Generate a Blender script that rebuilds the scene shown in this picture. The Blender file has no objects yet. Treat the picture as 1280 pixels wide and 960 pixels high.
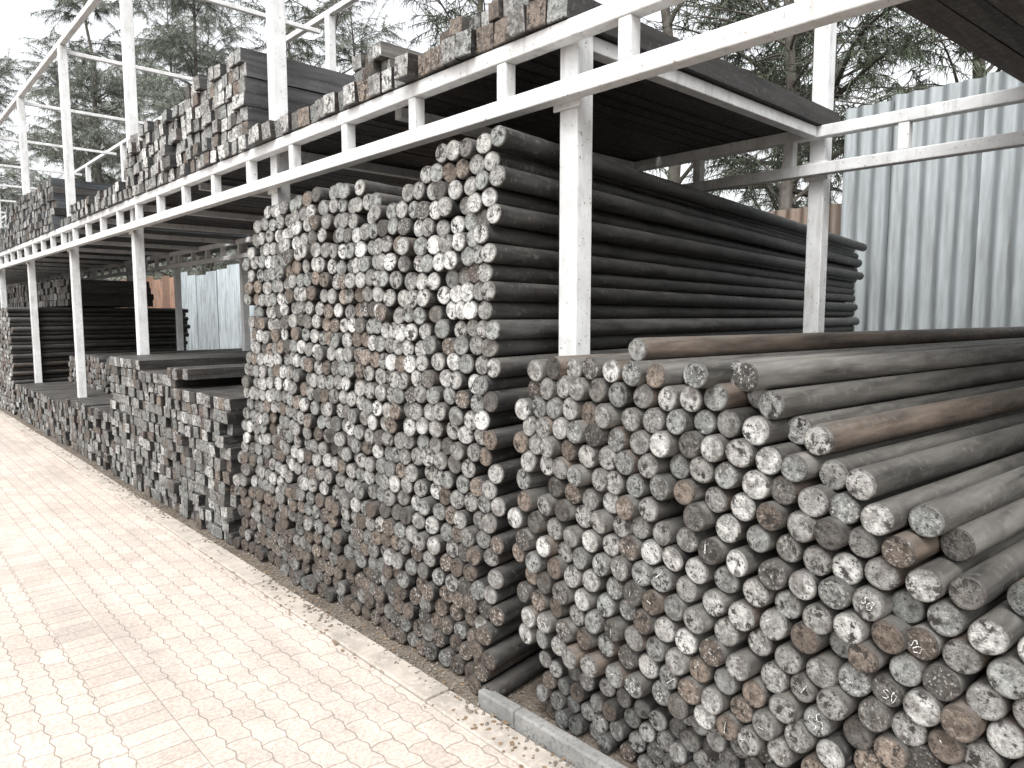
import bpy, math, random
import numpy as np
from mathutils import Matrix, Vector
rng=np.random.default_rng(7); random.seed(7)
scene=bpy.context.scene
scene.view_settings.view_transform='Standard'; scene.view_settings.look='None'; scene.view_settings.exposure=0
H=1.66; D=1.95
# ---------------------------------------------------------------- helpers
def link(o,parent=None):
    scene.collection.objects.link(o)
    if parent is not None: o.parent=parent
    return o
def empty(name):
    e=bpy.data.objects.new(name,None); e.empty_display_size=.3; return link(e)
class NT:
    def __init__(s,name):
        s.m=bpy.data.materials.new(name); s.m.use_nodes=True; s.t=s.m.node_tree
        s.t.nodes.clear(); s.out=s.n('ShaderNodeOutputMaterial'); s.b=s.n('ShaderNodeBsdfPrincipled')
        s.l(s.b.outputs[0],s.out.inputs[0])
    def n(s,t,**k):
        x=s.t.nodes.new(t)
        for a,b in k.items(): setattr(x,a,b)
        return x
    def l(s,a,b): s.t.links.new(a,b)
    def put(s,sock,v):
        if isinstance(v,bpy.types.NodeSocket): s.l(v,sock)
        elif isinstance(v,(tuple,list)) and len(v)==3 and sock.type=='RGBA': sock.default_value=(*v,1)
        else: sock.default_value=v
    def coord(s,scale=(1,1,1),out='Object',loc=(0,0,0)):
        c=s.n('ShaderNodeTexCoord'); m=s.n('ShaderNodeMapping'); m.inputs['Scale'].default_value=scale; m.inputs['Location'].default_value=loc
        s.l(c.outputs[out],m.inputs[0]); return m.outputs[0]
    def noise(s,vec,scale,detail=4,rough=.6,dist=0):
        x=s.n('ShaderNodeTexNoise'); s.l(vec,x.inputs['Vector']); x.inputs['Scale'].default_value=scale
        x.inputs['Detail'].default_value=min(detail,3); x.inputs['Roughness'].default_value=rough; x.inputs['Distortion'].default_value=dist
        return x.outputs['Fac']
    def mr(s,v,a,b,c=0,d=1):
        x=s.n('ShaderNodeMapRange'); s.put(x.inputs[0],v)
        for i,k in enumerate((a,b,c,d)): x.inputs[i+1].default_value=k
        return x.outputs[0]
    def math(s,op,a,b=0.0,c=None):
        x=s.n('ShaderNodeMath',operation=op); s.put(x.inputs[0],a); s.put(x.inputs[1],b)
        if c is not None: s.put(x.inputs[2],c)
        return x.outputs[0]
    def mix(s,f,a,b,mode='MIX'):
        x=s.n('ShaderNodeMix',data_type='RGBA',blend_type=mode); s.put(x.inputs[0],f); s.put(x.inputs[6],a); s.put(x.inputs[7],b)
        return x.outputs[2]
    def bump(s,h,st=.3,dist=.01):
        x=s.n('ShaderNodeBump'); x.inputs['Strength'].default_value=st; x.inputs['Distance'].default_value=dist
        s.l(h,x.inputs['Height']); s.l(x.outputs[0],s.b.inputs['Normal'])
    def set(s,col=None,rough=None,metal=None,spec=None):
        if col is not None: s.put(s.b.inputs['Base Color'],col)
        if rough is not None: s.put(s.b.inputs['Roughness'],rough)
        if metal is not None: s.put(s.b.inputs['Metallic'],metal)
        if spec is not None: s.b.inputs['Specular IOR Level'].default_value=spec
        return s.m
    def attr(s,name):
        x=s.n('ShaderNodeAttribute'); x.attribute_name=name; return x
# ---------------------------------------------------------------- materials
def mat_end():
    t=NT('bar_end_steel'); c=t.coord(); a=t.attr('col'); col=a.outputs['Color']; rnd=a.outputs['Alpha']
    n1=t.noise(c,38,3,.75); n2=t.noise(c,95,2,.7); n3=t.noise(c,13,2,.6)
    k=t.mr(n1,.32,.68,.4,1.6); x=t.mix(1.0,col,k,'MULTIPLY')
    x=t.mix(t.mr(n3,.54,.66,0,.6),x,(.058,.048,.040))
    x=t.mix(t.mr(n2,.40,.33,0,.85),x,(.02,.018,.016))
    x=t.mix(t.math('MULTIPLY',t.mr(n2,.56,.68,0,.85),t.mr(rnd,0,1,.05,1)),x,(.46,.46,.445))
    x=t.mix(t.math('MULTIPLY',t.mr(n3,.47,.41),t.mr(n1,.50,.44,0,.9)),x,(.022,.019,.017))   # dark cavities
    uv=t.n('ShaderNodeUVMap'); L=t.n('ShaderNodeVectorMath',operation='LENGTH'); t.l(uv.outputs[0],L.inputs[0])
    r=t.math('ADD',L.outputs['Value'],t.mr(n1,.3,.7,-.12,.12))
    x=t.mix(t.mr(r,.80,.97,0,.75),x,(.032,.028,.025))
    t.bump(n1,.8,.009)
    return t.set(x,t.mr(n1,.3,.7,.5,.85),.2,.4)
def mat_side():
    t=NT('bar_side_steel'); c=t.coord(); a=t.attr('col'); col=a.outputs['Color']
    cs=t.coord((.9,14,14)); s1=t.noise(cs,1.6,3,.65); n1=t.noise(c,40,2,.7); n2=t.noise(c,5,2,.6)
    x=t.mix(1.0,col,t.mr(s1,.3,.7,.35,1.75),'MULTIPLY')
    x=t.mix(t.mr(n2,.54,.7,0,.4),x,(.038,.031,.027))
    x=t.mix(t.mr(n1,.57,.68,0,.4),x,(.125,.118,.11))
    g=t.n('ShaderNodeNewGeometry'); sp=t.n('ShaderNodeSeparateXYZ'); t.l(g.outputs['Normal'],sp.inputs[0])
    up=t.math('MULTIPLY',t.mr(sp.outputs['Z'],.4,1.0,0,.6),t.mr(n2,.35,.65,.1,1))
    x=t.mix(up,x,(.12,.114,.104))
    t.bump(s1,.4,.006)
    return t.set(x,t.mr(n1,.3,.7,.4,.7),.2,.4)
def mat_paint():
    t=NT('white_painted_steel'); c=t.coord(); n1=t.noise(c,6,3,.7); n2=t.noise(c,45,2,.7); n3=t.noise(t.coord((5,5,.8)),3,3,.7)
    x=t.mix(t.mr(n1,.35,.7,0,1),(.62,.63,.635),(.48,.485,.48))
    x=t.mix(t.mr(n3,.53,.72,0,.55),x,(.28,.27,.25))
    x=t.mix(t.mr(n2,.65,.71,0,.7),x,(.15,.11,.08))
    return t.set(x,.5,0,.4)
def mat_sheet(name,c1,c2,rust):
    t=NT(name); c=t.coord(); a=t.attr('col').outputs['Color']
    n1=t.noise(c,.9,3,.6); n2=t.noise(t.coord((1,6,.5)),2.2,3,.7); n3=t.noise(c,14,3,.7)
    x=t.mix(n1,c1,c2); x=t.mix(1.0,x,a,'MULTIPLY')
    x=t.mix(t.mr(n2,.42,.68,0,.55),x,(.11,.115,.11))
    x=t.mix(t.mr(t.math('ADD',n2,t.math('MULTIPLY',n3,.35)),.86-rust,1.0-rust,0,.8),x,(.13,.075,.045))
    return t.set(x,.55,.3)
def mat_paver(zig=True):
    t=NT('interlocking_pavers' if zig else 'soldier_course_pavers'); c=t.n('ShaderNodeTexCoord'); sp=t.n('ShaderNodeSeparateXYZ'); t.l(c.outputs['Object'],sp.inputs[0])
    X=sp.outputs[0]; Y=sp.outputs[1]
    oc=t.coord(); w=t.noise(oc,1.3,2,.5); w2=t.noise(oc,9,2,.5)
    if zig:
        u=t.math('ADD',Y,t.math('MULTIPLY',t.math('PINGPONG',X,.05),.22))
        v=t.math('ADD',X,t.math('MULTIPLY',t.math('PINGPONG',Y,.05),.28))
        u=t.math('ADD',u,t.math('MULTIPLY',w,.03)); v=t.math('ADD',v,t.math('MULTIPLY',w,.03)); v=t.math('ADD',v,t.math('MULTIPLY',w2,.014))
        u=t.math('ADD',u,t.math('MULTIPLY',w2,.014))
    else: u,v=Y,t.math('ADD',X,-.68)
    cb=t.n('ShaderNodeCombineXYZ'); t.l(u,cb.inputs[0]); t.l(v,cb.inputs[1])
    b=t.n('ShaderNodeTexBrick'); t.l(cb.outputs[0],b.inputs['Vector'])
    b.inputs['Scale'].default_value=1; b.inputs['Brick Width'].default_value=.20 if zig else .1
    b.inputs['Row Height'].default_value=.10 if zig else .2; b.inputs['Mortar Size'].default_value=.0032; b.inputs['Mortar Smooth'].default_value=.5
    b.offset=.5 if zig else 0
    b.inputs['Color1'].default_value=(.455,.385,.332,1); b.inputs['Color2'].default_value=(.355,.305,.268,1); b.inputs['Mortar'].default_value=(.25,.215,.188,1)
    n1=t.noise(oc,.9,3,.6); n2=t.noise(oc,60,2,.7); n3=t.noise(oc,5,3,.7)
    x=t.mix(t.mr(n1,.38,.65,0,.6),b.outputs['Color'],(.47,.41,.365))
    x=t.mix(t.mr(n3,.48,.7,0,.5),x,(.285,.25,.222))
    x=t.mix(t.mr(t.noise(t.coord((1.6,.25,1)),1.5,3,.6),.47,.66,0,.42),x,(.26,.235,.215))
    x=t.mix(1.0,x,t.mr(n2,.3,.7,.78,1.18),'MULTIPLY')
    x=t.mix(t.math('MULTIPLY',b.outputs['Fac'],t.mr(n3,.3,.6,.25,.75)),x,(.17,.147,.128))
    h=t.math('SUBTRACT',t.math('MULTIPLY',n2,.3),b.outputs['Fac'])
    t.bump(h,.5,.005)
    return t.set(x,.85,0,.3)
def mat_simple(name,c1,c2,scale,rough=.85,bs=.4,bd=.01,c3=None):
    t=NT(name); c=t.coord(); n1=t.noise(c,scale,3,.7); n2=t.noise(c,scale*9,3,.7)
    x=t.mix(t.mr(n1,.35,.65),c1,c2)
    if c3: x=t.mix(t.mr(n2,.52,.64,0,.8),x,c3)
    t.bump(n2,bs,bd)
    return t.set(x,rough,0,.3)
def mat_leaf(name,c1):
    t=NT(name); a=t.attr('col')
    x=t.mix(1.0,c1,a.outputs['Color'],'MULTIPLY')
    return t.set(x,.8,0,.1)
def mat_chalk():
    t=NT('chalk'); n=t.noise(t.coord(),160,2,.7); x=t.mix(t.mr(n,.42,.55),(.16,.16,.15),(.66,.66,.64)); return t.set(x,.95,0,.1)
M_END=mat_end(); M_SIDE=mat_side(); M_PAINT=mat_paint()
M_CHALK=mat_chalk()
M_BARK=mat_simple('bark',(.07,.06,.05),(.13,.12,.105),6,.9,.6,.03)
M_LEAF=mat_leaf('casuarina_needles',(.080,.095,.068))
M_LEAFB=mat_leaf('haze_tinted_casuarina_needles',(.15,.165,.14))  # far-tree needles: atmospheric haze painted in as a paler base colour
M_LEAF2=mat_leaf('haze_tinted_foliage',(.20,.215,.20))  # tree line leaves, aerial haze mixed into their pale grey-green
# ---------------------------------------------------------------- batch prisms (bars)
def prism_batch(name,C,L,R,yaw,pitch,colE,colS,N=20,phase=0.,roll=None,smooth=True,round_=True,parent=None,asp=None):
    n=len(C); th=phase+2*np.pi*np.arange(N)/N
    th=np.broadcast_to(th,(n,N)); ph=rng.uniform(0,6.28,(n,1))
    rad=R[:,None]*(1+(.014*np.sin(2*th+ph)+.01*np.sin(3*th+2*ph) if round_ else 0))
    y=rad*np.cos(th); z=rad*np.sin(th)
    if asp is not None: z=z*asp[:,None]
    if roll is not None:
        cr,sr=np.cos(roll)[:,None],np.sin(roll)[:,None]; y,z=y*cr-z*sr,y*sr+z*cr
    a=np.stack([np.cos(yaw)*np.cos(pitch),np.sin(yaw)*np.cos(pitch),np.sin(pitch)],1)
    e1=np.stack([-np.sin(yaw),np.cos(yaw),0*yaw],1); e2=np.cross(a,e1)
    tl=rng.normal(0,.05,(n,2))
    V=np.zeros((n,4,N,3))
    ch=.006
    for k,(s,ax) in enumerate(((.925,0*L),(1,0*L+ch),(1,L-ch),(.93,L))):
        t=(tl[:,0:1]*y+tl[:,1:2]*z)*(1 if k<2 else -1)
        V[:,k]=C[:,None]+a[:,None]*(ax[:,None]+t)[...,None]+e1[:,None]*(y*s)[...,None]+e2[:,None]*(z*s)[...,None]
    j=np.arange(N); jn=(j+1)%N
    loops=[j[::-1]]
    for k in range(3): loops.append(np.stack([k*N+j,k*N+jn,(k+1)*N+jn,(k+1)*N+j],1).ravel())
    loops.append(3*N+j); tl_=np.concatenate(loops)
    tot=np.array([N]+[4]*(3*N)+[N])
    LI=(tl_[None]+(np.arange(n)*4*N)[:,None]).ravel(); TOT=np.tile(tot,n)
    mi=np.array([0]+[0]*N+[1]*(2*N)+[0]); sm=np.array([False]+[smooth]*(3*N)+[False])
    me=bpy.data.meshes.new(name); me.vertices.add(n*4*N); me.vertices.foreach_set('co',V.ravel())
    me.loops.add(len(LI)); me.loops.foreach_set('vertex_index',LI.astype(np.int32))
    me.polygons.add(len(TOT)); me.polygons.foreach_set('loop_start',np.concatenate([[0],np.cumsum(TOT)[:-1]]).astype(np.int32))
    me.update(calc_edges=True)
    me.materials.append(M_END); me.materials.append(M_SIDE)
    me.polygons.foreach_set('material_index',np.tile(mi,n).astype(np.int32)); me.polygons.foreach_set('use_smooth',np.tile(sm,n))
    pm=np.repeat(mi,tot)
    col=np.where(pm[None,:,None]==0,colE[:,None,:],colS[:,None,:]).astype(np.float32)
    ca=me.color_attributes.new('col','FLOAT_COLOR','CORNER'); ca.data.foreach_set('color',col.ravel())
    uvl=me.uv_layers.new(name='UVMap')
    lj=tl_%N; lr=tl_//N; rr=np.where((lr==0)|(lr==3),.925,1.0); t0=phase+2*np.pi*lj/N
    uv=np.stack([np.cos(t0)*rr,np.sin(t0)*rr],1)
    if not round_: uv*=.9
    uvl.data.foreach_set('uv',np.tile(uv,(n,1)).astype(np.float32).ravel())
    me.validate()
    o=bpy.data.objects.new(name,me); link(o,parent); return o
def fade(n,base,var):
    return np.array(base)[None,:]*(1+rng.normal(0,var,(n,1)))
def end_colors(y,z,brown):
    n=len(y); k=rng.random(n)
    g=np.array([.205,.202,.193]); lg=np.array([.345,.345,.333]); br=np.array([.098,.080,.066]); dk=np.array([.05,.047,.043]); gr=np.array([.165,.171,.164])
    out=np.zeros((n,4))
    for i in range(n):
        b=brown[i]
        if k[i]<b: c=br*(.8+rng.random()*.8)
        elif k[i]<b+.08: c=dk*(1+rng.random())
        elif k[i]<b+.28*(1-b): c=lg
        elif k[i]<b+.5*(1-b): c=gr
        else: c=g*(.75+.5*rng.random())
        out[i,:3]=c*(.85+.3*rng.random()); out[i,3]=rng.random()**1.5
    return out
def side_colors(n,base=(.027,.026,.025),rusty=.12):
    c=fade(n,base,.3).clip(.012,1); r=rng.random(n)<rusty
    c[r]=np.array(base)*np.array([1.25,1.03,.9]); return np.concatenate([c,np.ones((n,1))],1)
def hexpack(y0,y1,z0,d,top,skip=.006,ph=0):
    pts=[]; rh=d*.866; k=0; z=z0+d/2
    y1f=y1 if callable(y1) else (lambda z:y1)
    while z<4:
        y=y0+d/2+(k%2)*d/2
        while y<y1f(z)-d/2+1e-6:
            wy=.020*math.sin(3.1*z+1.3*y+ph)+.012*math.sin(7.7*y-5*z+ph)
            wz=.016*math.sin(2.7*y+1.9*z+ph)+.010*math.sin(8.3*y+4*z)
            yy=y+wy+random.gauss(0,.0045); zz=z+wz*min(1,(z-z0)/.3)+random.gauss(0,.0035)
            if zz+d/2<=top(yy) and random.random()>skip: pts.append((yy,zz))
            y+=d*1.012
        k+=1; z+=rh*1.0
    return np.array(pts)
# ---------------------------------------------------------------- chalk numerals
DG={'0':[[(.5,1),(.15,.8),(.1,.3),(.4,0),(.8,.15),(.9,.7),(.5,1)]],'1':[[(.3,.8),(.55,1),(.5,0)]],
'3':[[(.15,.95),(.7,1),(.8,.75),(.4,.55),(.85,.3),(.6,0),(.1,.08)]],
'5':[[(.9,1),(.25,.98),(.2,.55),(.7,.6),(.85,.25),(.5,0),(.1,.08)]],'6':[[(.8,1),(.25,.6),(.15,.15),(.55,0),(.85,.25),(.55,.5),(.2,.35)]],
'7':[[(.1,.97),(.9,1),(.4,0)]],'/':[[(.1,0),(.9,1)]],'-':[[(.1,.5),(.9,.55)]],
'S':[[(.9,.85),(.5,1),(.15,.75),(.85,.3),(.5,0),(.1,.15)]]}
def chalk_marks(name,C,yaw,R,idx,parent):
    vs=[];fs=[]
    for i in idx:
        a=np.array([math.cos(yaw[i]),math.sin(yaw[i]),0]); e1=np.array([math.sin(yaw[i]),-math.cos(yaw[i]),0]); up=np.array([0,0,1.])
        txt=random.choice(['1','65','S5','/','/','-','/','1','S0','//','-','/','-','/'])
        hgt=R[i]*random.uniform(.5,1.0); w=hgt*.6; rot=random.uniform(-1.0,.7); W=len(txt)*w*1.15; ox=random.gauss(0,R[i]*.2); oy=random.gauss(0,R[i]*.2)
        for q,chh in enumerate(txt):
            for pl in DG[chh]:
                P=[]
                for (x,yv) in pl:
                    X=(x*w+q*w*1.15-W/2)+random.gauss(0,.002); Y=(yv-.5)*hgt+random.gauss(0,.002)
                    X,Y=X*math.cos(rot)-Y*math.sin(rot)+ox,X*math.sin(rot)+Y*math.cos(rot)+oy
                    rr=math.hypot(X,Y); lim=R[i]*.86
                    if rr>lim: X*=lim/rr; Y*=lim/rr
                    P.append((X,Y))
                for p,qq in zip(P[:-1],P[1:]):
                    d=np.array(qq)-np.array(p); l=np.linalg.norm(d)+1e-6; nn=np.array([-d[1],d[0]])/l*random.uniform(.0008,.002)
                    b=len(vs)
                    for s in (np.array(p)+nn,np.array(qq)+nn*.6,np.array(qq)-nn*.6,np.array(p)-nn):
                        vs.append(tuple(C[i]-a*.0045+e1*s[0]+up*s[1]))
                    fs.append((b,b+1,b+2,b+3))
    me=bpy.data.meshes.new(name); me.from_pydata(vs,[],fs); me.materials.append(M_CHALK); o=bpy.data.objects.new(name,me); link(o,parent)
# ---------------------------------------------------------------- ROUND BAR STACKS
def round_stack(pname,pts,x0,yawdeg,L,brownf,N=20,xj=.014,d=.09,loose=None,sidecol=(.027,.026,.025),chalkn=0,rusty=.12,brightf=None,chalkf=None):
    n=len(pts); p=empty(pname)
    xo=x0+rng.normal(0,xj,n)
    if loose is not None: xo+=loose(pts)
    C=np.stack([xo,pts[:,0],pts[:,1]],1); R=d/2*rng.uniform(.91,1.0,n)
    yaw=np.radians(yawdeg)+rng.normal(0,.003,n)
    brown=np.array([brownf(y,z) for y,z in pts]); e=end_colors(pts[:,0],pts[:,1],brown)
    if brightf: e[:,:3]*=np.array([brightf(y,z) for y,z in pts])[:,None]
    prism_batch('round_bars',C,np.full(n,L)+rng.normal(0,.06,n),R,yaw,rng.normal(0,.0015,n),e,side_colors(n,sidecol,rusty),N=N,parent=p)
    if chalkn:
        pool=np.array([i for i in range(n) if (chalkf is None or chalkf(*pts[i]))])
        idx=rng.choice(pool,min(len(pool),chalkn),replace=False); chalk_marks('chalk_marks',C,yaw,R,idx,p)
    return p,C
def top1(y):
    k=[(2.1,2.46),(2.55,2.43),(2.66,2.40),(2.80,2.33),(2.88,2.25),(3.1,2.27),(3.25,2.38),(3.65,2.40),(4.2,2.38),(4.5,2.33)]
    return float(np.interp(y,*zip(*k)))
pts=hexpack(2.17,lambda z:5.0-.40*(z/2.35)**1.3,0.0,.09,top1,ph=.4)
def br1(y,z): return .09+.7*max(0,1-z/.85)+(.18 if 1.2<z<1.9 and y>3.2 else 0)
def lowprot(p): return np.where((p[:,1]<.32)&(p[:,0]<2.3),-.07,0)
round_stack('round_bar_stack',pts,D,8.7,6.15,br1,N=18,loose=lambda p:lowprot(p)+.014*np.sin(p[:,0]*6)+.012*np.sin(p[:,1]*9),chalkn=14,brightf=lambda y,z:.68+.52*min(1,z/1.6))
def top0(y):
    k=[(-2.2,.25),(-1.2,.45),(-.3,.72),(.36,1.06),(.81,1.36),(1.136,1.60),(1.3,1.55),(1.45,1.64),(1.55,1.58),(2.2,1.55)]
    return float(np.interp(y,*zip(*k)))
pts=hexpack(-2.2,2.08,.33,.0895,top0,ph=2.1)
def loose(p):
    t=np.array([top0(y) for y in p[:,0]])-p[:,1]
    m=t<.14
    return np.where(m,rng.uniform(-.05,.12,len(p)),0)
round_stack('round_bar_stack',pts,D-.03,-4.6,6.0,lambda y,z:.11+.12*(z<.7),N=26,xj=.012,d=.0895,loose=loose,sidecol=(.066,.063,.058),chalkn=34,rusty=.12,brightf=lambda y,z:1.0,chalkf=lambda y,z:(.35<z<.95 and .3<y<1.9))
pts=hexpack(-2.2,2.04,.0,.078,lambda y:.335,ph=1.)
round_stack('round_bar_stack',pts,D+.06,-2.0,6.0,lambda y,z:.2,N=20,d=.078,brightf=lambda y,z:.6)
pts=hexpack(14.3,24,0,.09,lambda y:1.8 if y<17.5 else 1.5,ph=.2)
round_stack('round_bar_stack',pts,D,9,3.0,lambda y,z:.3,N=10)
pts=hexpack(24.2,36,0,.11,lambda y:1.3,ph=.2)
round_stack('round_bar_stack',pts,D,3,3,lambda y,z:.3,N=8,d=.11)
pts=hexpack(8.5,14.1,.0,.1,lambda y:1.05 if y>10.5 else .6,ph=.9)
round_stack('round_bar_stack',pts,D+.75,7,3.6,lambda y,z:.4,N=10,d=.1)
# ---------------------------------------------------------------- SQUARE BAR STACKS
def square_stack(pname,groups,x0,L,yawdeg=0,sz=.09,brown=.2,sidecol=(.029,.028,.027),xj=.02,bright=.8):
    Cs=[];R=[];A=[]
    for (y0,y1,z0,z1) in groups:
        z=z0
        while z+sz*.9<=z1:
            y=y0+random.uniform(0,.03)
            h=sz*random.uniform(.97,1.0)
            while y+sz<=y1+.01:
                w=sz*random.uniform(.88,1.07)
                Cs.append((x0+random.gauss(0,xj),y+w/2,z+h/2+.001*random.random())); R.append(w*.985/math.sqrt(2)); A.append(h*.985/w)
                y+=w+random.uniform(0,.007)
            z+=h
    C=np.array(Cs); n=len(C); p=empty(pname)
    e=end_colors(C[:,1],C[:,2],np.full(n,brown)); e[:,:3]*=bright
    prism_batch('square_bars',C,np.full(n,L)+rng.normal(0,.04,n),np.array(R),np.radians(yawdeg)+rng.normal(0,.004,n),rng.normal(0,.001,n),e,side_colors(n,sidecol,.15),N=4,phase=math.pi/4,roll=rng.normal(0,.025,n),smooth=False,round_=False,parent=p,asp=np.array(A))
    return p
square_stack('square_bar_stack',[(5.05,6.15,0,1.14),(6.18,7.1,0,1.23),(7.12,8.2,0,1.32),(5.9,6.3,1.14,1.23),(7.3,8.2,1.32,1.4)],D-.02,3.4,4,brown=.1,bright=.88)
square_stack('square_bar_stack',[(8.3,9.3,0,.62),(9.3,10.3,0,.7)],D,3.4,4,sz=.09,brown=.35)
square_stack('square_bar_stack',[(10.4,14.1,0,.56)],D,3.4,4,sz=.09,brown=.3)
square_stack('square_bar_stack',[(14.5,30,1.82,2.3)],D+.9,1.4,4,sz=.12,brown=.3,bright=.6)
ZD=2.832
square_stack('shelf_square_bar_stack',[(2.0,5.0,ZD,ZD+.12)],2.14,2.62,0,sz=.115,brown=.22,sidecol=(.024,.022,.021),bright=1.1)
square_stack('shelf_square_bar_stack',[(2.15,2.9,ZD+.12,ZD+.2),(3.35,3.75,ZD+.12,ZD+.3)],2.19,2.5,0,sz=.08,brown=.2,sidecol=(.045,.042,.038),bright=.9)
square_stack('shelf_square_bar_stack',[(5.05,6.3,ZD,3.52),(6.32,8.15,ZD,3.44),(8.2,10.6,ZD,3.08)],2.15,3.0,0,sz=.1,brown=.04,sidecol=(.038,.038,.039),bright=1.3)
square_stack('shelf_square_bar_stack',[(10.7,11.4,ZD,2.98),(11.5,15.5,ZD,3.55),(15.6,22,ZD,3.3),(22,34,ZD,3.5)],2.15,3.0,0,sz=.1,brown=.1,sidecol=(.045,.05,.055))
square_stack('shelf_square_bar_stack',[(-4.0,1.22,ZD,ZD+.24)],2.12,4.6,-4.6,sz=.115,brown=.3,sidecol=(.06,.047,.038))
# ---------------------------------------------------------------- RACK
def boxes(name,lst,mat,parent,bev=.006):
    vs=[];fs=[]
    for (x0,x1,y0,y1,z0,z1) in lst:
        b=len(vs)
        vs+=[(x0,y0,z0),(x1,y0,z0),(x1,y1,z0),(x0,y1,z0),(x0,y0,z1),(x1,y0,z1),(x1,y1,z1),(x0,y1,z1)]
        fs+=[(b,b+3,b+2,b+1),(b+4,b+5,b+6,b+7),(b,b+1,b+5,b+4),(b+1,b+2,b+6,b+5),(b+2,b+3,b+7,b+6),(b+3,b,b+4,b+7)]
    me=bpy.data.meshes.new(name); me.from_pydata(vs,[],fs); me.materials.append(mat)
    o=bpy.data.objects.new(name,me); link(o,parent)
    if bev:
        m=o.modifiers.new('bev','BEVEL'); m.width=bev; m.segments=2; m.limit_method='ANGLE'
    return o
rack=empty('storage_rack')
PY=[-3.9,-.9,2.08,4.88,8.3,11.2,14.3,17.4,20.5,23.6,26.7,29.8,32.9,36]
XF,XR=2.30,4.62
hw=.05
Z0,Z1=2.57,2.795
boxes('front_posts',[(XF-hw,XF+hw,y-hw,y+hw,0,5.2) for y in PY],M_PAINT,rack)
boxes('rear_posts',[(XR-hw,XR+hw,y-hw,y+hw,0,5.35) for y in PY],M_PAINT,rack)
def truss(name,x,z0,z1,s=.07,off=2.41):
    L=[(x-s/2,x+s/2,-4,36.2,z0-s/2,z0+s/2),(x-s/2,x+s/2,-4,36.2,z1-s/2,z1+s/2)]
    y=off-.68*9
    while y<36:
        L.append((x-s/2+.004,x+s/2-.004,y-.03,y+.03,z0+s/2,z1-s/2)); y+=.68
    boxes(name,L,M_PAINT,rack,.005)
    boxes(name+'_gussets',[(x+s/2,x+s/2+.012,y-.075,y+.075,z0-.06,z0+.06) for y in PY],M_PAINT,rack,.002)
truss('front_truss',XF-hw-.048,Z0,Z1)
truss('rear_truss',XR-hw-.048,Z0,Z1,off=1.55)
cb=[]
for y in PY:
    cb.append((XF+hw,XR-hw-.09,y-.033,y+.033,2.762,2.827)); cb.append((XF+hw,XR-hw-.09,y-.025,y+.025,5.1,5.15))
boxes('cross_beams',cb,M_PAINT,rack,.005)
boxes('top_rails',[(XF-.035,XF+.035,2,36.2,5.2,5.27),(XR-.035,XR+.035,2,36.2,5.35,5.42)],M_PAINT,rack,.005)
cb=[(XF+hw,XR-hw-.09,(a+b)/2-.03,(a+b)/2+.03,2.763,2.826) for a,b in zip(PY[2:-1],PY[3:])]
boxes('deck_bearers',cb,M_PAINT,rack,.005)
# ---------------------------------------------------------------- FENCES
def corrug(name,segs,x,mat,period=.17,amp=.028):
    V=[];F=[];COL=[]
    for (y0,y1,z0,z1,xo,tint,lean) in segs:
        m=int((y1-y0)/period*8)+1; ys=np.linspace(y0,y1,m); b=len(V)
        for zi,zz in enumerate(np.linspace(z0,z1,4)):
            for yy in ys: V.append((x+xo+amp*math.sin(2*math.pi*yy/period)+lean*(zz-z0),yy,zz))
        for k in range(3):
            for i in range(m-1): F.append((b+k*m+i,b+k*m+i+1,b+(k+1)*m+i+1,b+(k+1)*m+i)); COL.append(tint)
    me=bpy.data.meshes.new(name); me.from_pydata(V,[],F); me.materials.append(mat)
    ca=me.color_attributes.new('col','FLOAT_COLOR','CORNER'); c=np.repeat(np.array(COL),4,axis=0); c=np.concatenate([c,np.ones((len(c),1))],1).astype(np.float32)
    ca.data.foreach_set('color',c.ravel()); me.polygons.foreach_set('use_smooth',[True]*len(F))
    return link(bpy.data.objects.new(name,me))
M_G=mat_sheet('galvanised_sheet',(.20,.218,.224),(.29,.312,.316),0.0)
M_R=mat_sheet('rusty_sheet',(.20,.185,.17),(.2,.13,.09),.16)
segs=[];y=-8;i=0
while y<3.5:
    w=.92; t=random.uniform(.65,1.2); segs.append((y,min(y+w+.05,3.55),0,4.0+random.uniform(-.08,.08),.02*(i%2),(t,t*1.01,t*1.02),random.uniform(-.006,.006))); y+=w; i+=1
corrug('corrugated_fence',segs,8.5,M_G)
segs=[];y=3.6;i=0
while y<13:
    w=.92; t=random.uniform(.6,1.1); segs.append((y,y+w+.04,0,(2.95 if y<5.2 else 3.35)+random.uniform(-.18,.12),.02*(i%2),(t,t*.95,t*.9),0)); y+=w;i+=1
corrug('rusty_corrugated_fence',segs,8.62,M_R)
segs=[];i=0
while y<26:
    w=.92; t=random.uniform(1.1,1.8); segs.append((y,y+w+.04,0,3.1+random.uniform(-.15,.1),.02*(i%2),(t,t*1.03,t*1.06),0)); y+=w;i+=1
corrug('corrugated_fence',segs,8.6,M_G)
segs=[];i=0
while y<60:
    w=.92; t=random.uniform(.4,.9)*(1.8 if y<30 else 1); segs.append((y,y+w+.04,0,3.1+random.uniform(-.15,.1),.02*(i%2),(t*1.2,t*.9,t*.75),0)); y+=w;i+=1
corrug('rusty_corrugated_fence',segs,8.62,M_R)
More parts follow.
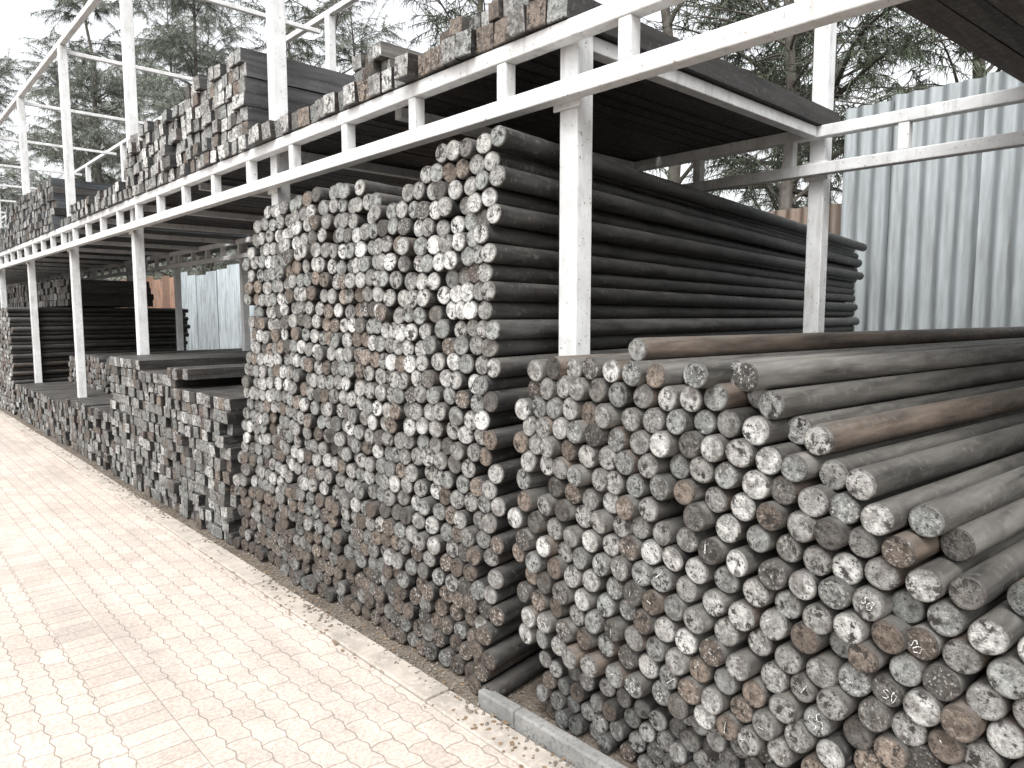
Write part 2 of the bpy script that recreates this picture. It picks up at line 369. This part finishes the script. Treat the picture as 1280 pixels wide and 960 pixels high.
# ---------------------------------------------------------------- GROUND
def sheet(name,x0,x1,y0,y1,z,mat):
    me=bpy.data.meshes.new(name); me.from_pydata([(x0,y0,z),(x1,y0,z),(x1,y1,z),(x0,y1,z)],[],[(0,1,2,3)]); me.materials.append(mat)
    return link(bpy.data.objects.new(name,me))
M_SOIL=mat_simple('soil',(.085,.07,.056),(.15,.128,.105),5,.95,.8,.02,(.055,.047,.039))
M_CONC=mat_simple('concrete',(.36,.325,.285),(.25,.225,.198),4,.9,.4,.006,(.39,.355,.315))
M_CONC2=mat_simple('grey_concrete',(.14,.14,.134),(.22,.218,.21),6,.9,.5,.006,(.11,.11,.106))
sheet('ground',-600,600,-600,600,-.004,M_SOIL)
me=bpy.data.meshes.new('paved_road'); me.from_pydata([(-7,-12,0.002),(.68,-12,.002),(.68,60,.002),(-7,60,.002),(.88,-12,.002),(.88,60,.002),(1.71,-12,.002),(1.71,60,.002)],[],[(0,1,2,3),(1,4,5,2),(4,6,7,5)])
me.materials.append(mat_paver(True)); me.materials.append(mat_paver(False)); me.polygons[1].material_index=1
link(bpy.data.objects.new('paved_road',me))
def seg_kerb(name,x0,x1,y0,y1,z0,z1,mat,step,parent=None):
    L=[];y=y0
    while y<y1-.05:
        j=random.uniform(-.004,.004); L.append((x0+j,x1+j,y,min(y+step-.008,y1),z0,z1+random.uniform(-.004,.004))); y+=step
    return boxes(name,L,mat,parent,.008)
seg_kerb('paving_edge',1.715,1.85,-12,60,-.1,.012,M_CONC,.9)
seg_kerb('concrete_kerb',1.86,1.915,-5,2.22,-.1,.075,M_CONC2,1.0)
def debris(name,nn,xr,yr,szr,mat,flat):
    V=[];F=[]
    for i in range(nn):
        x=random.uniform(*xr); y=yr[0]+(yr[1]-yr[0])*random.random()**1.8; s=random.uniform(*szr); a=random.uniform(0,6.28)
        k=random.choice([5,6]); b=len(V); h=s*flat
        pts=[(math.cos(a+2*math.pi*j/k)*s*random.uniform(.6,1),math.sin(a+2*math.pi*j/k)*s*random.uniform(.5,1)) for j in range(k)]
        z0=0.0 if x>1.86 else .012
        for p in pts: V.append((x+p[0],y+p[1],z0))
        for p in pts: V.append((x+p[0]*.6,y+p[1]*.6,z0+h*random.uniform(.7,1.1)))
        F.append(tuple(b+k+j for j in range(k)))
        for j in range(k): F.append((b+j,b+(j+1)%k,b+k+(j+1)%k,b+k+j))
    me=bpy.data.meshes.new(name); me.from_pydata(V,[],F); me.materials.append(mat); return link(bpy.data.objects.new(name,me))
debris('gravel',3200,(1.78,2.02),(-1,16),(.003,.013),mat_simple('stone',(.2,.175,.15),(.1,.088,.075),30),.7)
debris('leaf_litter',1800,(1.68,2.0),(-1,14),(.005,.014),mat_simple('dry_leaf',(.12,.08,.048),(.21,.15,.095),20),.12)
# ---------------------------------------------------------------- TREES
def tube(V,F,P,r0,r1,N=6):
    b=len(V); P=[np.array(p,float) for p in P]; m=len(P)
    for i,p in enumerate(P):
        d=P[min(i+1,m-1)]-P[max(i-1,0)]; d/=np.linalg.norm(d)+1e-9
        u=np.cross(d,[0.3,1,.1]); u/=np.linalg.norm(u)+1e-9; v=np.cross(d,u); r=r0+(r1-r0)*i/(m-1)
        for k in range(N):
            a=2*math.pi*k/N; V.append(tuple(p+r*(u*math.cos(a)+v*math.sin(a))))
    for i in range(m-1):
        for k in range(N): F.append((b+i*N+k,b+i*N+(k+1)%N,b+(i+1)*N+(k+1)%N,b+(i+1)*N+k))
def tree_mesh(name,seed,Ht,limbs=44,twn=8,strands=30,rt=.17,start=.18,spread=.27,leaf=None):
    rd=random.Random(seed); r=np.random.default_rng(seed); V=[];F=[]
    P=[];x=y=0
    for i in range(12):
        P.append((x,y,Ht*i/11)); x+=rd.gauss(0,.12); y+=rd.gauss(0,.12)
    tube(V,F,P,rt,.02,9); S=[];Dd=[];cs=[]
    for _ in range(limbs):
        t=start+(0.98-start)*rd.random(); q=t*11; i=min(int(q),10); f=q-i
        p=np.array(P[i])*(1-f)+np.array(P[i+1])*f; az=rd.uniform(0,6.28); ln=Ht*spread*(1.1-t*.75)*rd.uniform(.5,1.15); el=rd.uniform(.25,.95)
        pts=[p]; d=np.array([math.cos(az)*math.cos(el),math.sin(az)*math.cos(el),math.sin(el)])
        for s in range(7):
            pts.append(pts[-1]+d*ln/7); d=d+np.array([rd.gauss(0,.1),rd.gauss(0,.1),-.07+rd.gauss(0,.06)]); d/=np.linalg.norm(d)
        tube(V,F,pts,rt*.32*(1.15-t),.006,5)
        shade=rd.uniform(.6,1.45)
        for _t in range(twn):
            q=rd.uniform(1.5,6.9); i=int(q); p=pts[i]*(1-(q-i))+pts[i+1]*(q-i)
            dd=d*.4+np.array([rd.gauss(0,.7),rd.gauss(0,.7),rd.uniform(-.1,.7)]); dd/=np.linalg.norm(dd); tl=rd.uniform(.5,1.5)*Ht/14; tp=[p]
            for s in range(4):
                tp.append(tp[-1]+dd*tl/4); dd=dd+np.array([0,0,-.2]); dd/=np.linalg.norm(dd)
            tube(V,F,tp,.012,.004,3)
            qs=r.uniform(.5,4,strands); ii=np.minimum(qs.astype(int),3); ff=(qs-ii)[:,None]; T=np.array(tp)
            S.append(T[ii]*(1-ff)+T[ii+1]*ff); D0=dd[None]*.5+r.normal(0,.5,(strands,3))+np.array([0,0,-.35]); Dd.append(D0/np.linalg.norm(D0,axis=1)[:,None]); cs.append(np.full(strands,shade)*r.uniform(.7,1.3,strands))
    nb=len(F); S=np.concatenate(S);Dd=np.concatenate(Dd);cs=np.concatenate(cs); n=len(S)
    ln=r.uniform(.14,.38,n)[:,None]*Ht/14; wd=np.cross(Dd,r.normal(0,1,(n,3))); wd/=np.linalg.norm(wd,axis=1)[:,None]; w=r.uniform(.006,.012,n)[:,None]*Ht/14
    A=S-wd*w;B=S+wd*w;Cc=S+Dd*ln+wd*w*.3+np.array([0,0,-.03]);Q=np.stack([A,B,Cc],1).reshape(-1,3)
    base=len(V); V=V+[tuple(q) for q in Q]; F=F+[(base+3*i,base+3*i+1,base+3*i+2) for i in range(n)]
    me=bpy.data.meshes.new(name); me.from_pydata(V,[],F); me.materials.append(M_BARK); me.materials.append(leaf or M_LEAF)
    mi=np.zeros(len(F),np.int32); mi[nb:]=1; me.polygons.foreach_set('material_index',mi)
    ca=me.color_attributes.new('col','FLOAT_COLOR','CORNER'); tot=np.array([len(f) for f in F]); cc=np.ones(len(F)); cc[nb:]=cs
    c=np.repeat(cc,tot); c=np.stack([c,c,c,np.ones_like(c)],1).astype(np.float32); ca.data.foreach_set('color',c.ravel())
    return me
TM=[tree_mesh('casuarina_tree',11,13,42,9,44),tree_mesh('casuarina_tree',12,15,46,9,44,start=.12),tree_mesh('casuarina_tree',13,12,34,7,26,rt=.13,start=.25),tree_mesh('casuarina_tree',14,17,60,10,48,rt=.22,start=.15),
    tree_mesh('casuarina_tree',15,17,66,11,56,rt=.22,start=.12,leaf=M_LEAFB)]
TL=[(11,5.4,2,1),(11.5,2.4,2,1),(13.5,3.8,0,.95),(12,8.2,1,1),(10.5,11.5,0,1),(14.5,6.5,3,1),(12.5,15,1,1.),(10.8,19,2,1.1),(12,24,0,1.),(11,31,4,.95),(10.5,41,4,1.05),(9.8,50,4,1.1),(16,48,4,1.1),(13,-1,1,1),(11.5,-5,0,1),(18,9,1,1.1),(15,57,4,1.2),(19,30,4,1),(13,36,4,.95),(6.5,60,4,1.1)]
for x,y,k,s in TL:
    o=bpy.data.objects.new('casuarina_tree',TM[k]); o.location=(x,y,-.05); o.rotation_euler=(0,0,random.uniform(0,6.28)); o.scale=(s,s,s*random.uniform(.92,1.1)); link(o)
def treeline(name,n):
    r=np.random.default_rng(5); Cn=[];sh=[]
    for i in range(260):
        a=r.uniform(0,6.28); d=r.uniform(75,120); x,y=d*math.cos(a),d*math.sin(a)+20; h=r.uniform(8,20); w=r.uniform(3,6)
        m=n//260; p=r.normal(0,1,(m,3)); p/=np.linalg.norm(p,axis=1)[:,None]; p*=r.uniform(.4,1,(m,1))**.5; p=p*np.array([w,w,h*.5])+np.array([x,y,h*.5]); p+=r.normal(0,.4,(m,3)); Cn.append(p); sh.append(np.full(m,r.uniform(.7,1.3))*r.uniform(.7,1.3,m))
    Cn=np.concatenate(Cn); sh=np.concatenate(sh); m=len(Cn); U=r.normal(0,1,(m,3)); U/=np.linalg.norm(U,axis=1)[:,None]; W=np.cross(U,r.normal(0,1,(m,3))); W/=np.linalg.norm(W,axis=1)[:,None]; s=r.uniform(.25,.6,(m,1))
    Q=np.stack([Cn-U*s,Cn+U*s*.6+W*s*.6,Cn-W*s*.7],1).reshape(-1,3)
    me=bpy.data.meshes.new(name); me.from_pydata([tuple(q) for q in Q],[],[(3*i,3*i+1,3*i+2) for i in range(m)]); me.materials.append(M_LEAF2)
    c=np.repeat(sh,3); ca=me.color_attributes.new('col','FLOAT_COLOR','CORNER'); ca.data.foreach_set('color',np.stack([c,c,c,np.ones_like(c)],1).astype(np.float32).ravel())
    link(bpy.data.objects.new(name,me))
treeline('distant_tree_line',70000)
# ---------------------------------------------------------------- LIGHT
w=bpy.data.worlds.new('World'); scene.world=w; w.use_nodes=True; nt=w.node_tree; nt.nodes.clear()
out=nt.nodes.new('ShaderNodeOutputWorld'); bg=nt.nodes.new('ShaderNodeBackground'); sky=nt.nodes.new('ShaderNodeTexSky'); hs=nt.nodes.new('ShaderNodeHueSaturation')
sky.sky_type='NISHITA'; sky.sun_disc=False; EL=math.radians(55); AZ=math.radians(235)
sky.sun_elevation=EL; sky.sun_rotation=AZ; sky.dust_density=6; sky.air_density=1.2; sky.ozone_density=1
hs.inputs['Saturation'].default_value=.12; hs.inputs['Value'].default_value=2.7
bg.inputs['Strength'].default_value=.15
nt.links.new(sky.outputs[0],hs.inputs['Color']); nt.links.new(hs.outputs[0],bg.inputs[0]); nt.links.new(bg.outputs[0],out.inputs[0])
sl=bpy.data.lights.new('sun','SUN'); sl.energy=.8; sl.angle=math.radians(25); sl.color=(1,.98,.95)
so=bpy.data.objects.new('sun',sl); link(so)
sd=Vector((math.sin(AZ)*math.cos(EL),math.cos(AZ)*math.cos(EL),math.sin(EL))); so.rotation_euler=sd.to_track_quat('Z','Y').to_euler(); so.location=sd*30
# ---------------------------------------------------------------- CAMERA
f=890.; p=math.atan(86/f); a=math.atan(830*math.cos(p)/f)
fw=Vector((math.sin(a)*math.cos(p),math.cos(a)*math.cos(p),-math.sin(p))); rt=Vector((math.cos(a),-math.sin(a),0)); up=rt.cross(fw)
cd=bpy.data.cameras.new('camera'); cd.sensor_width=36; cd.lens=36*f/1280; cd.clip_end=2000; cd.clip_start=.05
co=bpy.data.objects.new('camera',cd); M=Matrix((( rt.x,up.x,-fw.x,0),(rt.y,up.y,-fw.y,0),(rt.z,up.z,-fw.z,H),(0,0,0,1))); co.matrix_world=M; link(co); scene.camera=co
